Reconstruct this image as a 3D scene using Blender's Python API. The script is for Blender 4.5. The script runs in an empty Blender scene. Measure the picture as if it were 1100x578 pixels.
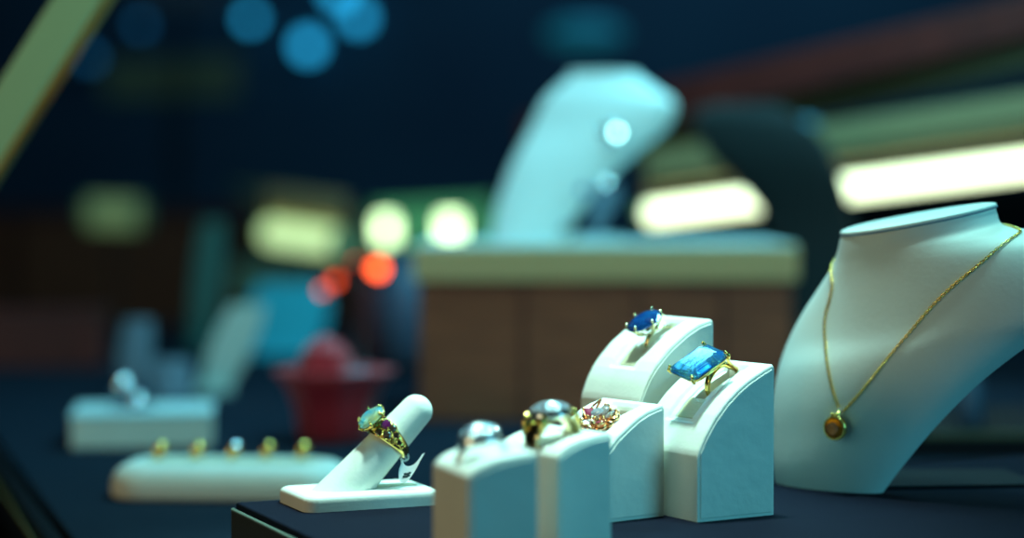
import bpy, math, random
from mathutils import Vector, Matrix, Quaternion
from mathutils.bvhtree import BVHTree
random.seed(7)
PI = math.pi
S = 0.01                                    # everything below is written in centimetres
F = 2200.0; HOR = 222.0; CAMZ = 9.3
PITCH = math.atan((289.0 - HOR) / F)
col = bpy.context.scene.collection

# ------------------------------------------------------------------ measuring
def ray(px, py):
    x = (px - 550) / F; v = (289 - py) / F
    return Vector((x, math.cos(PITCH) + v * math.sin(PITCH), -math.sin(PITCH) + v * math.cos(PITCH)))
def P(px, py, d):
    r = ray(px, py); k = d / r.y
    return Vector((r.x * k, d, CAMZ + r.z * k))
def G(px, py, z=0.0):
    r = ray(px, py); k = (z - CAMZ) / r.z
    return Vector((r.x * k, r.y * k, z))

# ------------------------------------------------------------------ materials
def mat(name, color, rough=0.6, metal=0.0, trans=0.0, ior=1.45, spec=0.5, bump=None, vary=None, emit=None, sheen=0.0, coat=0.0):
    m = bpy.data.materials.new(name); m.use_nodes = True
    nt = m.node_tree; b = nt.nodes['Principled BSDF']
    b.inputs['Base Color'].default_value = (*color, 1)
    b.inputs['Roughness'].default_value = rough
    b.inputs['Metallic'].default_value = metal
    b.inputs['Transmission Weight'].default_value = trans
    b.inputs['IOR'].default_value = ior
    b.inputs['Specular IOR Level'].default_value = spec
    b.inputs['Sheen Weight'].default_value = sheen
    b.inputs['Coat Weight'].default_value = coat
    tc = nt.nodes.new('ShaderNodeTexCoord')
    if bump:
        sc, st = bump
        n = nt.nodes.new('ShaderNodeTexNoise'); n.inputs['Scale'].default_value = sc; n.inputs['Detail'].default_value = 4
        nt.links.new(tc.outputs['Object'], n.inputs['Vector'])
        bp = nt.nodes.new('ShaderNodeBump'); bp.inputs['Strength'].default_value = st; bp.inputs['Distance'].default_value = 0.0006
        nt.links.new(n.outputs['Fac'], bp.inputs['Height']); nt.links.new(bp.outputs['Normal'], b.inputs['Normal'])
    if vary:
        c2, sc, stretch = vary
        mp = nt.nodes.new('ShaderNodeMapping'); mp.inputs['Scale'].default_value = stretch
        n = nt.nodes.new('ShaderNodeTexNoise'); n.inputs['Scale'].default_value = sc; n.inputs['Detail'].default_value = 5
        r = nt.nodes.new('ShaderNodeValToRGB'); r.color_ramp.elements[0].position = .35; r.color_ramp.elements[1].position = .68
        r.color_ramp.elements[0].color = (*color, 1); r.color_ramp.elements[1].color = (*c2, 1)
        nt.links.new(tc.outputs['Object'], mp.inputs['Vector']); nt.links.new(mp.outputs['Vector'], n.inputs['Vector'])
        nt.links.new(n.outputs['Fac'], r.inputs['Fac']); nt.links.new(r.outputs['Color'], b.inputs['Base Color'])
    if emit:
        b.inputs['Emission Color'].default_value = (*emit[0], 1); b.inputs['Emission Strength'].default_value = emit[1]
    return m

M = {}
M['suede'] = mat('cream_leatherette', (.86, .85, .76), .62, bump=(900, .12), vary=((.80, .80, .72), 60, (1, 1, 1)))
M['suede_side'] = mat('cream_leatherette_side', (.84, .84, .76), .6, bump=(150, .55), vary=((.78, .78, .70), 40, (1, 1, 1)))
M['lining'] = mat('beige_slot_lining', (.62, .58, .36), .8, bump=(1500, .3))
M['bust'] = mat('white_leatherette_bust', (.83, .86, .80), .55, bump=(500, .12), vary=((.78, .82, .77), 30, (1, 1, 1)))
M['darkbust'] = mat('charcoal_velvet', (.010, .012, .012), .9, sheen=.15, bump=(900, .2))
M['navy'] = mat('navy_cloth', (.0040, .0055, .015), .95, spec=.12, bump=(2500, .4), vary=((.0032, .0048, .013), 120, (1, 1, 1)))
M['navyside'] = mat('smoked_side', (.030, .034, .028), .5, bump=(900, .2))
M['edge'] = mat('grey_green_edge', (.16, .22, .18), .35)
M['navydeck'] = mat('navy_deck_cloth', (.006, .014, .026), .95, spec=.12, bump=(2500, .4), vary=((.005, .012, .023), 120, (1, 1, 1)))
M['black'] = mat('black_lacquer', (.006, .006, .008), .35, bump=(200, .1))
M['blackmatte'] = mat('black_board', (.004, .005, .008), .8, spec=.2, bump=(400, .2))
M['gold'] = mat('yellow_gold', (.95, .62, .17), .16, 1.0, bump=(3000, .05))
M['palegold'] = mat('pale_gold', (.93, .80, .45), .16, 1.0, bump=(3000, .05))
M['rosegold'] = mat('rose_gold', (.95, .52, .25), .18, 1.0, bump=(3000, .05))
M['silver'] = mat('silver', (.80, .84, .88), .18, 1.0, bump=(3000, .05))
M['bluegem'] = mat('sky_blue_gem', (.01, .20, .72), .02, 0, .75, 1.6, .9, coat=.3, vary=((.16, .66, .97), 220, (1, 1, 1)))  # tone noise paints bright facet reflections into the stone colour
M['darkgem'] = mat('deep_blue_gem', (.006, .035, .20), .04, .2, .2, 1.70, .9, coat=.7, vary=((.01, .12, .38), 190, (1, 1, 1)))
M['aqua'] = mat('aqua_gem', (.04, .62, .95), .02, 0, .55, 1.6, .9, coat=.3, vary=((.85, .86, .30), 240, (1, 1, 1)))
M['purple'] = mat('purple_gem', (.16, .01, .12), .08, 0, .2, 1.6, .8, coat=.5, vary=((.10, .01, .08), 300, (1, 1, 1)))
M['brown'] = mat('smoky_gem', (.09, .045, .025), .1, 0, .2, 1.6, .8, coat=.5, vary=((.05, .03, .02), 300, (1, 1, 1)))
M['pink'] = mat('pink_gem', (.75, .12, .22), .06, 0, .5, 1.65, .8, coat=.5, vary=((.62, .08, .2), 300, (1, 1, 1)))
M['diamond'] = mat('clear_gem', (.93, .96, 1.0), .02, 0, .7, 2.2, .9, vary=((.86, .92, 1.0), 300, (1, 1, 1)))
M['amber'] = mat('amber_gem', (.70, .16, .004), .05, 0, .15, 1.6, .5, vary=((.22, .03, .003), 300, (1, 1, 1)))
M['tag'] = mat('white_tag', (.80, .86, .86), .5, bump=(900, .1))
M['ink'] = mat('grey_ink', (.05, .12, .14), .6)
M['wood'] = mat('brown_wood', (.40, .10, .045), .5, bump=(60, .3), vary=((.24, .06, .03), 25, (1, 1, 9)))
M['trim'] = mat('olive_trim', (.80, .50, .24), .5, bump=(200, .2))
M['maroon'] = mat('maroon_wood', (.13, .018, .014), .5, bump=(60, .3), vary=((.08, .012, .010), 20, (1, 6, 1)))
M['olive'] = mat('olive_rail', (.085, .085, .045), .5)
M['reflector'] = mat('lamp_reflector', (.30, .22, .10), .5)
M['sage'] = mat('sage_metal', (.44, .52, .26), .4, bump=(100, .1))
M['brass'] = mat('aged_brass', (.55, .33, .06), .35, .8)
M['oldbrass'] = mat('tarnished_brass', (.10, .07, .02), .6, .5, bump=(300, .1))
M['darkwall'] = mat('dark_blue_wall', (.020, .055, .080), .8, bump=(20, .3), vary=((.014, .036, .060), 2.5, (1, 1, 1)))
M['darkfloor'] = mat('dark_floor', (.04, .04, .05), .5, vary=((.03, .03, .04), 3, (1, 1, 1)))
M['ceil'] = mat('dark_ceiling', (.025, .03, .045), .8)
M['red'] = mat('red_satin', (.48, .010, .022), .5, bump=(150, .5), sheen=.3)
M['darkred'] = mat('maroon_cloth', (.10, .010, .014), .7, bump=(150, .5))
M['bluegrey'] = mat('blue_grey_card', (.14, .20, .26), .7)
M['white'] = mat('white_card', (.55, .66, .66), .6)
M['cyan'] = mat('cyan_card', (.015, .42, .55), .6)
M['teal'] = mat('teal_card', (.035, .13, .11), .6)
M['greyblue'] = mat('grey_blue_vase', (.05, .085, .14), .45)
M['paleblue'] = mat('pale_blue_shade', (.10, .45, .60), .5)
def emis(name, c, s): return mat(name, c, .5, emit=(c, s))
M['tube'] = emis('fluorescent_tube', (.86, 1.0, .62), 2.8)
M['tube2'] = emis('dim_green_tube', (.66, .95, .50), 6.0)
M['tube3'] = emis('pale_green_lamp', (.62, .90, .42), 1.0)
M['tube4'] = emis('faint_green_lamp', (.34, .52, .22), .22)
M['led'] = emis('blue_led', (.015, .30, .56), 3.2)
M['leddim'] = emis('dim_blue_led', (.02, .25, .55), .6)
M['ledred'] = emis('red_led', (1.0, .10, .02), 7.0)
M['ledreddim'] = emis('dim_red_led', (1.0, .08, .02), 2.6)
M['shade'] = emis('cyan_lampshade', (.01, .20, .28), .35)

# ------------------------------------------------------------------ mesh helpers
class MB:
    def __init__(s): s.v = []; s.f = []
    def add(s, vs, fs):
        o = len(s.v); s.v += [Vector(v) for v in vs]; s.f += [tuple(i + o for i in f) for f in fs]; return s
    def box(s, x0, y0, z0, x1, y1, z1):
        vs = [(x, y, z) for x in (x0, x1) for y in (y0, y1) for z in (z0, z1)]
        return s.add(vs, [(0, 1, 3, 2), (4, 6, 7, 5), (0, 4, 5, 1), (2, 3, 7, 6), (0, 2, 6, 4), (1, 5, 7, 3)])
    def rings(s, rs, closed=False, cap=True, loop=True):
        n = len(rs[0]); vs = [p for r in rs for p in r]; fs = []
        m = len(rs)
        for i in range(m if closed else m - 1):
            a, b = i * n, ((i + 1) % m) * n
            for j in range(n if loop else n - 1):
                k = (j + 1) % n
                fs.append((a + j, a + k, b + k, b + j))
        if cap and not closed:
            fs.append(tuple(range(n - 1, -1, -1))); fs.append(tuple((m - 1) * n + j for j in range(n)))
        return s.add(vs, fs)
    def tube(s, pts, r, n=8, closed=False):
        pts = [Vector(p) for p in pts]; m = len(pts); rs = []
        if not hasattr(r, '__len__'): r = [r] * m
        t0 = (pts[1] - pts[0]).normalized()
        nrm = t0.orthogonal().normalized()
        for i in range(m):
            if closed: t = (pts[(i + 1) % m] - pts[i - 1]).normalized()
            else: t = (pts[min(i + 1, m - 1)] - pts[max(i - 1, 0)]).normalized()
            nrm = (nrm - t * nrm.dot(t)).normalized(); b = t.cross(nrm)
            rs.append([pts[i] + (nrm * math.cos(2 * PI * j / n) + b * math.sin(2 * PI * j / n)) * r[i] for j in range(n)])
        return s.rings(rs, closed)
    def ball(s, c, r, n=10, m=7, sc=(1, 1, 1)):
        c = Vector(c); rs = []
        for i in range(1, m):
            a = PI * i / m
            rs.append([c + Vector((math.sin(a) * math.cos(2 * PI * j / n) * r * sc[0], math.sin(a) * math.sin(2 * PI * j / n) * r * sc[1], math.cos(a) * r * sc[2])) for j in range(n)])
        return s.rings(rs)
    def gem(s, c, rx, ry, depth, n=12, R=None, table=.58, crown=.35):
        """round or oval brilliant: table up +z, point down"""
        c = Vector(c); rs = []
        for (k, z, off) in ((.02, -1, 0), (.55, -.42, .5), (1, -.03, 0), (1, .03, 0), (.84, crown * .55, .5), (table, crown, 0)):
            ring = []
            for j in range(n):
                a = 2 * PI * (j + off) / n
                p = Vector((math.cos(a) * rx * k, math.sin(a) * ry * k, z * depth))
                ring.append(c + (R @ p if R else p))
            rs.append(ring)
        return s.rings(rs)
    def emerald(s, c, lx, ly, depth, cut=.28):
        c = Vector(c); rs = []
        for (k, z) in ((.12, -1), (.48, -.66), (.78, -.34), (1, -.04), (1, .04), (.86, .22), (.70, .36), (.58, .42)):
            a, b = lx * k, ly * k
            if k < .5: a = lx * (k + .18)
            q = min(lx, ly) * cut * k
            ring = [(a, b - q), (a - q, b), (-a + q, b), (-a, b - q), (-a, -b + q), (-a + q, -b), (a - q, -b), (a, -b + q)]
            rs.append([c + Vector((x, y, z * depth)) for x, y in ring])
        return s.rings(rs)
    def prism(s, poly, depthvec):
        poly = [Vector(p) for p in poly]; d = Vector(depthvec)
        return s.rings([poly, [p + d for p in poly]])
    def beam(s, a, b, h, w, side=None):
        a, b = Vector(a), Vector(b); t = (b - a).normalized(); sd = Vector((0, 1, 0)) if side is None else Vector(side)
        sd = (sd - t * sd.dot(t)).normalized(); up = sd.cross(t) * -1
        if up.z < 0: up = -up
        rs = []
        for p in (a, b): rs.append([p + up * (h / 2 * i) + sd * (w / 2 * j) for i, j in ((-1, -1), (-1, 1), (1, 1), (1, -1))])
        return s.rings(rs)
    def build(s, name, m, parent=None, smooth=False, bevel=0, auto=None, mw=None):
        me = bpy.data.meshes.new(name)
        me.from_pydata([v * S for v in s.v], [], s.f); me.validate(); me.update()
        import bmesh
        bm = bmesh.new(); bm.from_mesh(me); bmesh.ops.recalc_face_normals(bm, faces=bm.faces); bm.to_mesh(me); bm.free()
        me.materials.append(m)
        o = bpy.data.objects.new(name, me); col.objects.link(o)
        if smooth:
            for p in me.polygons: p.use_smooth = True
            if auto: me.set_sharp_from_angle(angle=math.radians(auto))
        if bevel:
            b = o.modifiers.new('bevel', 'BEVEL'); b.width = bevel * S; b.segments = 3; b.limit_method = 'ANGLE'; b.angle_limit = math.radians(40)
        if parent: o.parent = parent
        if mw is not None: o.matrix_world = mw
        return o

def thing(name, label, cat, loc=(0, 0, 0), rz=0, group=None, M4=None):
    o = bpy.data.objects.new(name, None); col.objects.link(o); o.empty_display_size = .01
    if M4 is not None: o.matrix_world = M4
    else: o.location = Vector(loc) * S; o.rotation_euler = (0, 0, rz)
    o['label'] = label; o['category'] = cat
    if group: o['group'] = group
    return o
def tag(o, label, cat, group=None, kind=None):
    o['label'] = label; o['category'] = cat
    if group: o['group'] = group
    if kind: o['kind'] = kind
    return o
def struct(o): o['kind'] = 'structure'; return o
def frame(loc, xa, za):
    """matrix with z along za, x near xa"""
    z = Vector(za).normalized(); x = Vector(xa); x = (x - z * x.dot(z)).normalized(); y = z.cross(x)
    m = Matrix((x, y, z)).transposed().to_4x4(); m.translation = Vector(loc) * S
    return m
def lerp(a, b, t): return a + (b - a) * t
def interp(tab, t):
    if t <= tab[0][0]: return tab[0][1]
    for (a, va), (b, vb) in zip(tab, tab[1:]):
        if t <= b: return lerp(va, vb, (t - a) / (b - a))
    return tab[-1][1]

# ------------------------------------------------------------------ the room
struct(MB().box(-400, -120, -97, 400, 470, -95).build('floor', M['darkfloor']))
struct(MB().box(-400, -120, 170, 400, 470, 172).build('ceiling', M['ceil']))
struct(MB().box(-400, 460, -95, 400, 470, 170).build('wall_back', M['darkwall']))
struct(MB().box(-410, -120, -95, -400, 470, 170).build('wall_left', M['darkwall']))
struct(MB().box(400, -120, -95, 410, 470, 170).build('wall_right', M['darkwall']))

# counter (black case body) and the navy display deck standing on it
ct = thing('shop_counter', 'black lacquered shop counter carrying the whole jewellery display', 'counter', (10, 130, -95))
MB().box(-100, -110, 0, 110, 110, 88).build('body', M['black'], ct)
MB().box(-104, -114, 88, 114, 114, 90).build('worktop', M['black'], ct, bevel=.4)
# navy deck, top z = -2.3
e0, e1 = Vector((-24.7, 98.9, 0)), Vector((-15.5, 71.7, 0)); ed = (e1 - e0).normalized()
pa, pb = e0 - ed * 110, e1 + ed * 48
dk = thing('display_deck', 'wide low navy cloth deck with a thin dark edge trim at the left', 'display deck', (10, 110, -5))
def rel(vs, o): return [Vector(v) - Vector(o) for v in vs]
O = (10, 110, -5)
poly = rel([(pa.x, pa.y, -4.95), (pb.x, pb.y, -4.95), (95, pb.y, -4.95), (95, pa.y, -4.95)], O)
MB().prism(poly, (0, 0, 2.65)).build('cloth_top', M['navydeck'], dk, bevel=.15)
n2 = Vector((-ed.y, ed.x, 0)) * -1
if n2.x > 0: n2 = -n2
m = MB()
m.beam(pa + Vector((0, 0, -3.7)) + n2 * .5 - Vector(O), pb + Vector((0, 0, -3.7)) + n2 * .5 - Vector(O), 2.4, .7, side=n2)
m.build('edge_trim', M['black'], dk, bevel=.15)
MB().tube([pa + Vector((0, 0, -2.9)) + n2 * 1.0 - Vector(O), pb + Vector((0, 0, -2.9)) + n2 * 1.0 - Vector(O)], .10, 8).build('brass_bead', M['oldbrass'], dk, smooth=True)

# ------------------------------------------------------------------ raised platform (top z = 0)
A24 = math.radians(23.8)
pu = Vector((-math.sin(A24), math.cos(A24), 0)); pw = Vector((math.cos(A24), math.sin(A24), 0))
c0 = Vector((-8.77, 64.3, -2.3))
pl = thing('display_platform', 'low navy cloth platform under the ring blocks, with a pale line along its left edge', 'platform', (c0.x, c0.y, -2.29), A24)
MB().box(.06, -42, 0, 58, 0, 2.285).build('cloth_top', M['navy'], pl, bevel=.08)
MB().box(-.10, -42, 0, .05, -.05, 2.02).build('side_panel', M['navyside'], pl)
MB().tube([(-.06, -42, 2.06), (-.06, -.06, 2.06)], .055, 6).build('edge_strip', M['edge'], pl)

# ------------------------------------------------------------------ ring blocks
def grid_lines(lo, hi, marks, coarse):
    s = set([lo, hi])
    k = int((hi - lo) / coarse) + 1
    for i in range(k + 1): s.add(lo + (hi - lo) * i / k)
    for m_, wd in marks:
        for q in range(-6, 7):
            v = m_ + q * wd / 6
            if lo <= v <= hi: s.add(v)
    out = []
    for v in sorted(s):
        if not out or v - out[-1] > .004: out.append(v)
    out[-1] = hi
    return out
def ring_block(label, corner, deg, L, W, prof, slot, slit, group='white curved ring blocks'):
    """corner: front-right foot corner; x runs back along the slot, y to the left"""
    a = math.radians(deg)
    w = Vector((math.cos(a), math.sin(a), 0)); u = Vector((-math.sin(a), math.cos(a), 0))
    c = Vector(corner) + w * L / 2 + u * W / 2
    root = thing('ring_block', label, 'ring display block', (c.x, c.y, .003), a, group)
    r = .10
    def smin(d, rr): 
        if d >= rr: return 0
        d = max(d, 0); return rr - math.sqrt(max(0, rr * rr - (rr - d) ** 2))
    def step(x, lo, hi): 
        t = min(1, max(0, (x - lo) / (hi - lo))); return t * t * (3 - 2 * t)
    t0, t1 = slot; q0, q1 = slit
    def h(t, y):
        z = interp(prof, t)
        z -= smin(y, r) + smin(W - y, r) + smin(L - t, r)
        dy = abs(y - W / 2)
        z -= .13 * step(.78 - dy, 0, .16) * step(t - t0, 0, .14) * step(t1 - t, 0, .14)
        z -= .08 * step(.44 - dy, 0, .05) * step(t - t0 - .16, 0, .06) * step(t1 - .1 - t, 0, .06)
        z -= min(2.3, z - .4) * step(.24 - dy, 0, .03) * step(t - q0, 0, .04) * step(q1 - t, 0, .04)
        return z
    ts = grid_lines(0, L, [(0, .1), (L, r), (t0 + .08, .1), (t0 + .19, .05), (t1 - .13, .06), (t1 - .05, .08), (q0, .05), (q1, .05)], .09)
    ys = grid_lines(0, W, [(0, r), (W, r)] + [(W / 2 + sg * k, .06) for sg in (1, -1) for k in (.22, .42, .70)], .15)
    vs = [(t - L / 2, y - W / 2, h(t, y)) for t in ts for y in ys]; nt, ny = len(ts), len(ys)
    fs = [(i * ny + j, (i + 1) * ny + j, (i + 1) * ny + j + 1, i * ny + j + 1) for i in range(nt - 1) for j in range(ny - 1)]
    rim = [i * ny for i in range(nt)] + [(nt - 1) * ny + j for j in range(1, ny)] + [i * ny + ny - 1 for i in range(nt - 2, -1, -1)] + [j for j in range(ny - 2, 0, -1)]
    base = len(vs)
    n = len(rim)
    for dz in (.03, .06): vs += [(vs[k][0], vs[k][1], vs[k][2] - dz) for k in rim]
    vs += [(vs[k][0], vs[k][1], 0) for k in rim]
    fs += [(rim[k], base + k, base + (k + 1) % n, rim[(k + 1) % n]) for k in range(n)]
    for q in (0, 1): fs += [(base + q * n + k, base + q * n + n + k, base + q * n + n + (k + 1) % n, base + q * n + (k + 1) % n) for k in range(n)]
    fs.append(tuple(base + 2 * n + k for k in range(n)))
    MB().add(vs, fs).build('block_body', M['suede'], root, smooth=True, auto=38)
    # stitched side panels
    for y0, y1 in ((-W / 2 - .035, -W / 2 + .02), (W / 2 - .02, W / 2 + .035)):
        pts = [(.09, .09)] + [(t, interp(prof, t) - .13 - .05 * (1 - t / L)) for t in [.09 + (L - .16) * i / 24 for i in range(25)]] + [(L - .07, .09)]
        MB().prism([(t - L / 2, y0, z) for t, z in pts], (0, y1 - y0, 0)).build('side_panel', M['suede_side'], root, bevel=.03)
    # beige lining in front of and behind the ring
    for (a0, a1) in ((t0 + .24, q0 - .03), (q1 + .03, t1 - .18)):
        if a1 - a0 < .08: continue
        k = 14; rs = []
        for i in range(k + 1):
            t = lerp(a0, a1, i / k); z = interp(prof, t) - .175
            rs.append([(t - L / 2, -.40, z), (t - L / 2, .40, z), (t - L / 2, .40, z - .12), (t - L / 2, -.40, z - .12)])
        MB().rings(rs).build('slot_lining', M['lining'], root)
    return root, c, a

profA = [(0, 1.95), (.04, 2.1), (.13, 2.28), (.35, 2.66), (.68, 3.12), (1.1, 3.56), (1.55, 3.92), (1.95, 4.17), (2.49, 4.43), (2.85, 4.58)]
profB = [(0, 3.12), (.05, 3.32), (.13, 3.52), (.25, 3.80), (.45, 4.13), (.68, 4.42), (1.17, 4.90), (1.83, 5.36), (2.3, 5.60), (2.85, 5.74)]
profC = [(0, 2.02), (.04, 2.12), (.13, 2.24), (.4, 2.52), (.78, 2.78), (1.2, 3.05), (1.6, 3.22), (2.2, 3.38)]
profD = [(0, 2.50), (.04, 2.58), (.15, 2.70), (.4, 2.84), (.8, 2.97), (1.3, 3.05), (1.85, 3.10)]
KA = Vector((5.46, 60.05, 0)); KB = Vector((3.96, 63.5, 0)); KC = Vector((2.79, 60.0, 0)); KD = Vector((-1.09, 51.0, 0)); KE = Vector((1.24, 55.0, 0))
bA = ring_block('tall white ring block holding the light blue emerald-cut ring', KA, 31.5, 2.85, 3.15, profA, (.45, 2.62), (1.25, 2.55))
bB = ring_block('tallest white ring block at the back holding the dark blue ring', KB, 31.5, 2.85, 3.3, profB, (.45, 2.62), (1.3, 2.5))
bC = ring_block('short white ring block holding the pink and rose gold cluster ring', KC, 36.5, 2.2, 2.85, profC, (.3, 2.0), (.7, 1.85))
bD = ring_block('blurred white ring block nearest the camera holding the silver dome ring', KD, 20, 1.85, 2.9, profD, (.25, 1.65), (.35, 1.55))
bE = ring_block('blurred white ring block holding the wide gold ring, touching the silver ring\'s block', KE, 35, 1.8, 2.9, profD, (.25, 1.62), (.35, 1.5))

# ------------------------------------------------------------------ rings (local z = stone normal, band in the xz plane, origin = band centre)
def circ(r, n=40, a0=0, a1=2 * PI): return [Vector((math.cos(a0 + (a1 - a0) * i / n) * r, 0, math.sin(a0 + (a1 - a0) * i / n) * r)) for i in range(n)]
def band(mb, r, wid, thick, n=56, wtop=None, sh=(0, 0)):
    rs = []
    for i in range(n):
        a = 2 * PI * i / n; k = (math.sin(a) + 1) / 2
        w_ = lerp(wid, wtop or wid, k ** 1.5) / 2
        d = Vector((math.cos(a), 0, math.sin(a)))
        sec = []
        for j in range(10):
            b = 2 * PI * j / 10
            sec.append(d * (r + thick / 2 * math.cos(b)) + Vector((sh[0], w_ * math.sin(b), sh[1])))
        rs.append(sec)
    return mb.rings(rs, closed=True)
def ring_root(label, blk, t, yoff, z, tilt, roll=0, L=2.85, group=None):
    root, c, a = blk
    w = Vector((math.cos(a), math.sin(a), 0)); u = Vector((-math.sin(a), math.cos(a), 0))
    loc = c + w * (t - L / 2) + u * yoff + Vector((0, 0, z))
    nrm = -w * math.sin(tilt) + Vector((0, 0, 1)) * math.cos(tilt) - u * math.tan(roll)
    return thing('ring', label, 'ring', M4=frame(loc, w, nrm))

# A: light blue emerald cut
rb = .82
g = ring_root('gold ring with a large light blue emerald-cut stone', bA, 1.66, 0, 3.62, math.radians(32), math.radians(10))
band(MB(), .60, .24, .11, wtop=.28, sh=(.52, .02)).build('band', M['gold'], g, smooth=True)
zs = rb + .34
MB().emerald((0, 0, zs), .76, .66, .44).build('stone', M['bluegem'], g)
m = MB()
for k, z in ((.93, zs - .06), (.55, zs - .30)):
    q = .2 * k; a_, b_ = .76 * k, .66 * k
    m.tube([(a_, b_ - q, z), (a_ - q, b_, z), (-a_ + q, b_, z), (-a_, b_ - q, z), (-a_, -b_ + q, z), (-a_ + q, -b_, z), (a_ - q, -b_, z), (a_, -b_ + q, z)], .035, 6, closed=True)
for sx in (1, -1):
    for sy in (1, -1):
        m.tube([(sx * .25, sy * .08, rb * .93), (sx * .42, sy * .34, zs - .28), (sx * .68, sy * .58, zs - .04)], [.05, .045, .04], 6)
m.build('basket', M['gold'], g, smooth=True)
for sx in (1, -1):
    for sy in (1, -1):
        MB().tube([(sx * .68, sy * .59, zs - .12), (sx * .73, sy * .625, zs), (sx * .67, sy * .57, zs + .12)], [.05, .055, .03], 8).ball((sx * .67, sy * .57, zs + .115), .055).build('claw', M['gold'], g, smooth=True)
for sy in (1, -1):
    m = MB()
    m.tube([(.30, sy * .12, .84), (.70, sy * .14, .66), (1.05, sy * .10, .20)], [.05, .06, .05], 8)
    m.tube([(.66, sy * .50, zs - .10), (.82, sy * .28, .72), (1.06, sy * .10, .20)], [.04, .05, .05], 8)
    m.build('shoulder', M['gold'], g, smooth=True)

# B: dark blue cushion with pale claws
g = ring_root('pale gold ring with a dark blue oval stone held by long claws', bB, 1.84, .05, 4.66, math.radians(30), math.radians(8))
rb = .72
band(MB(), .66, .22, .10, sh=(.28, 0)).build('band', M['palegold'], g, smooth=True)
zs = rb + .42
MB().gem((0, 0, zs), .64, .50, .40, 14, table=.55, crown=.42).build('stone', M['darkgem'], g)
m = MB()
m.tube([(math.cos(2 * PI * i / 20) * .40, math.sin(2 * PI * i / 20) * .32, zs - .30) for i in range(20)], .03, 6, closed=True)
m.build('basket', M['palegold'], g, smooth=True)
for k in range(6):
    a_ = 2 * PI * (k + .5) / 6; cx, cy = math.cos(a_), math.sin(a_)
    MB().tube([(cx * .16, cy * .12, rb), (cx * .42, cy * .33, zs - .28), (cx * .655, cy * .515, zs - .02), (cx * .61, cy * .48, zs + .12)], [.035, .04, .045, .03], 7).ball((cx * .61, cy * .48, zs + .12), .055).build('claw', M['palegold'], g, smooth=True)

# C: rose gold cluster
g = ring_root('rose gold cluster ring set with small pink and clear stones', bC, 1.14, .05, 2.12, math.radians(24), math.radians(8), L=2.2)
rb = .74
band(MB(), .66, .25, .11, sh=(.2, 0)).build('band', M['rosegold'], g, smooth=True)
m = MB()
pts = []
for k in range(5):
    a_ = 2 * PI * k / 5 + .3
    c = Vector((math.cos(a_) * .38, math.sin(a_) * .42, rb + .16 + .06 * math.sin(k * 2.1)))
    pts.append((c, a_))
    R = Matrix.Rotation(a_, 3, 'Z') @ Matrix.Rotation(-.45, 3, 'Y')
    m.tube([c + R @ Vector((math.cos(b) * .24, math.sin(b) * .17, 0)) for b in [2 * PI * i / 16 for i in range(16)]], .04, 6, closed=True)
    m.tube([c, Vector((0, 0, rb))], [.06, .08], 6)
    m.ball(c - R @ Vector((0, 0, .07)), .25, 12, 7, (1, 1, .38))
    m.ball(Vector((math.cos(a_ + .63) * .55, math.sin(a_ + .63) * .55, rb + .08)), .13, 10, 7)
    for q in range(4):
        b = 2 * PI * q / 4 + .4
        m.ball(c + R @ Vector((math.cos(b) * .25, math.sin(b) * .18, .05)), .045, 8, 5)
m.tube([(.2, .5, rb + .1), (.45, .3, rb + .5), (.3, .1, rb + .62), (.1, .3, rb + .45)], .035, 6)
m.tube([(-.3, -.5, rb + .1), (-.5, -.3, rb + .35), (-.3, -.15, rb + .42)], .035, 6)
m.build('setting', M['rosegold'], g, smooth=True)
for k, (c, a_) in enumerate(pts):
    R = Matrix.Rotation(a_, 3, 'Z') @ Matrix.Rotation(-.45, 3, 'Y')
    o = MB().gem(c + R @ Vector((0, 0, .06)), .20, .15, .12, 9, R=R).build('stone', M['pink'] if k % 2 else M['diamond'], g)
    o['label'] = 'pink stone' if k % 2 else 'clear stone'
o = MB().gem((0, 0, rb + .38), .20, .20, .20, 10).build('stone', M['diamond'], g); o['label'] = 'raised clear centre stone'
for k in range(9):
    a_ = 2 * PI * k / 9
    o = MB().gem((math.cos(a_) * .60, math.sin(a_) * .60, rb + .10), .075, .075, .06, 7).build('accent_stone', M['diamond'] if k % 3 else M['pink'], g)

# dome rings
def dome_ring(label, blk, t, y, z, tilt, L, mband, mdome, mstone, rb, rx, ry, hh, wtop, nst, lift=.0):
    g = ring_root(label, blk, t, y, z, tilt, L=L)
    band(MB(), rb, .34, .14, wtop=wtop).build('band', mband, g, smooth=True)
    m = MB(); rs = []
    for i in range(9):
        a_ = PI / 2 * i / 8.5
        rs.append([Vector((math.cos(2 * PI * j / 28) * rx * math.cos(a_), math.sin(2 * PI * j / 28) * ry * math.cos(a_), rb - .12 + lift + hh * math.sin(a_))) for j in range(28)])
    m.rings(rs)
    m.build('dome', mdome, g, smooth=True)
    m = MB(); k = 0
    for ring_i, (fr, cnt) in enumerate(((0, 1), (.30, 6), (.56, 11), (.80, 16))):
        for q in range(cnt):
            a_ = 2 * PI * q / max(cnt, 1) + ring_i * .4
            el = math.acos(fr) if fr else PI / 2
            c = Vector((math.cos(a_) * rx * fr, math.sin(a_) * ry * fr, rb - .12 + lift + hh * math.sin(el)))
            nn = Vector((math.cos(a_) * fr / rx, math.sin(a_) * fr / ry, math.sin(el) / hh)).normalized()
            R = nn.to_track_quat('Z', 'Y').to_matrix()
            MB().gem(c + nn * .02, .085, .085, .07, 8, R=R).build('accent_stone', mstone, g)
    return g
dome_ring('silver ring with a stone-studded dome on the nearest blurred block', bD, .92, 0, 2.62, math.radians(8), 1.85, M['silver'], M['silver'], M['diamond'], .72, .56, .56, .46, .5, 20)
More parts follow.
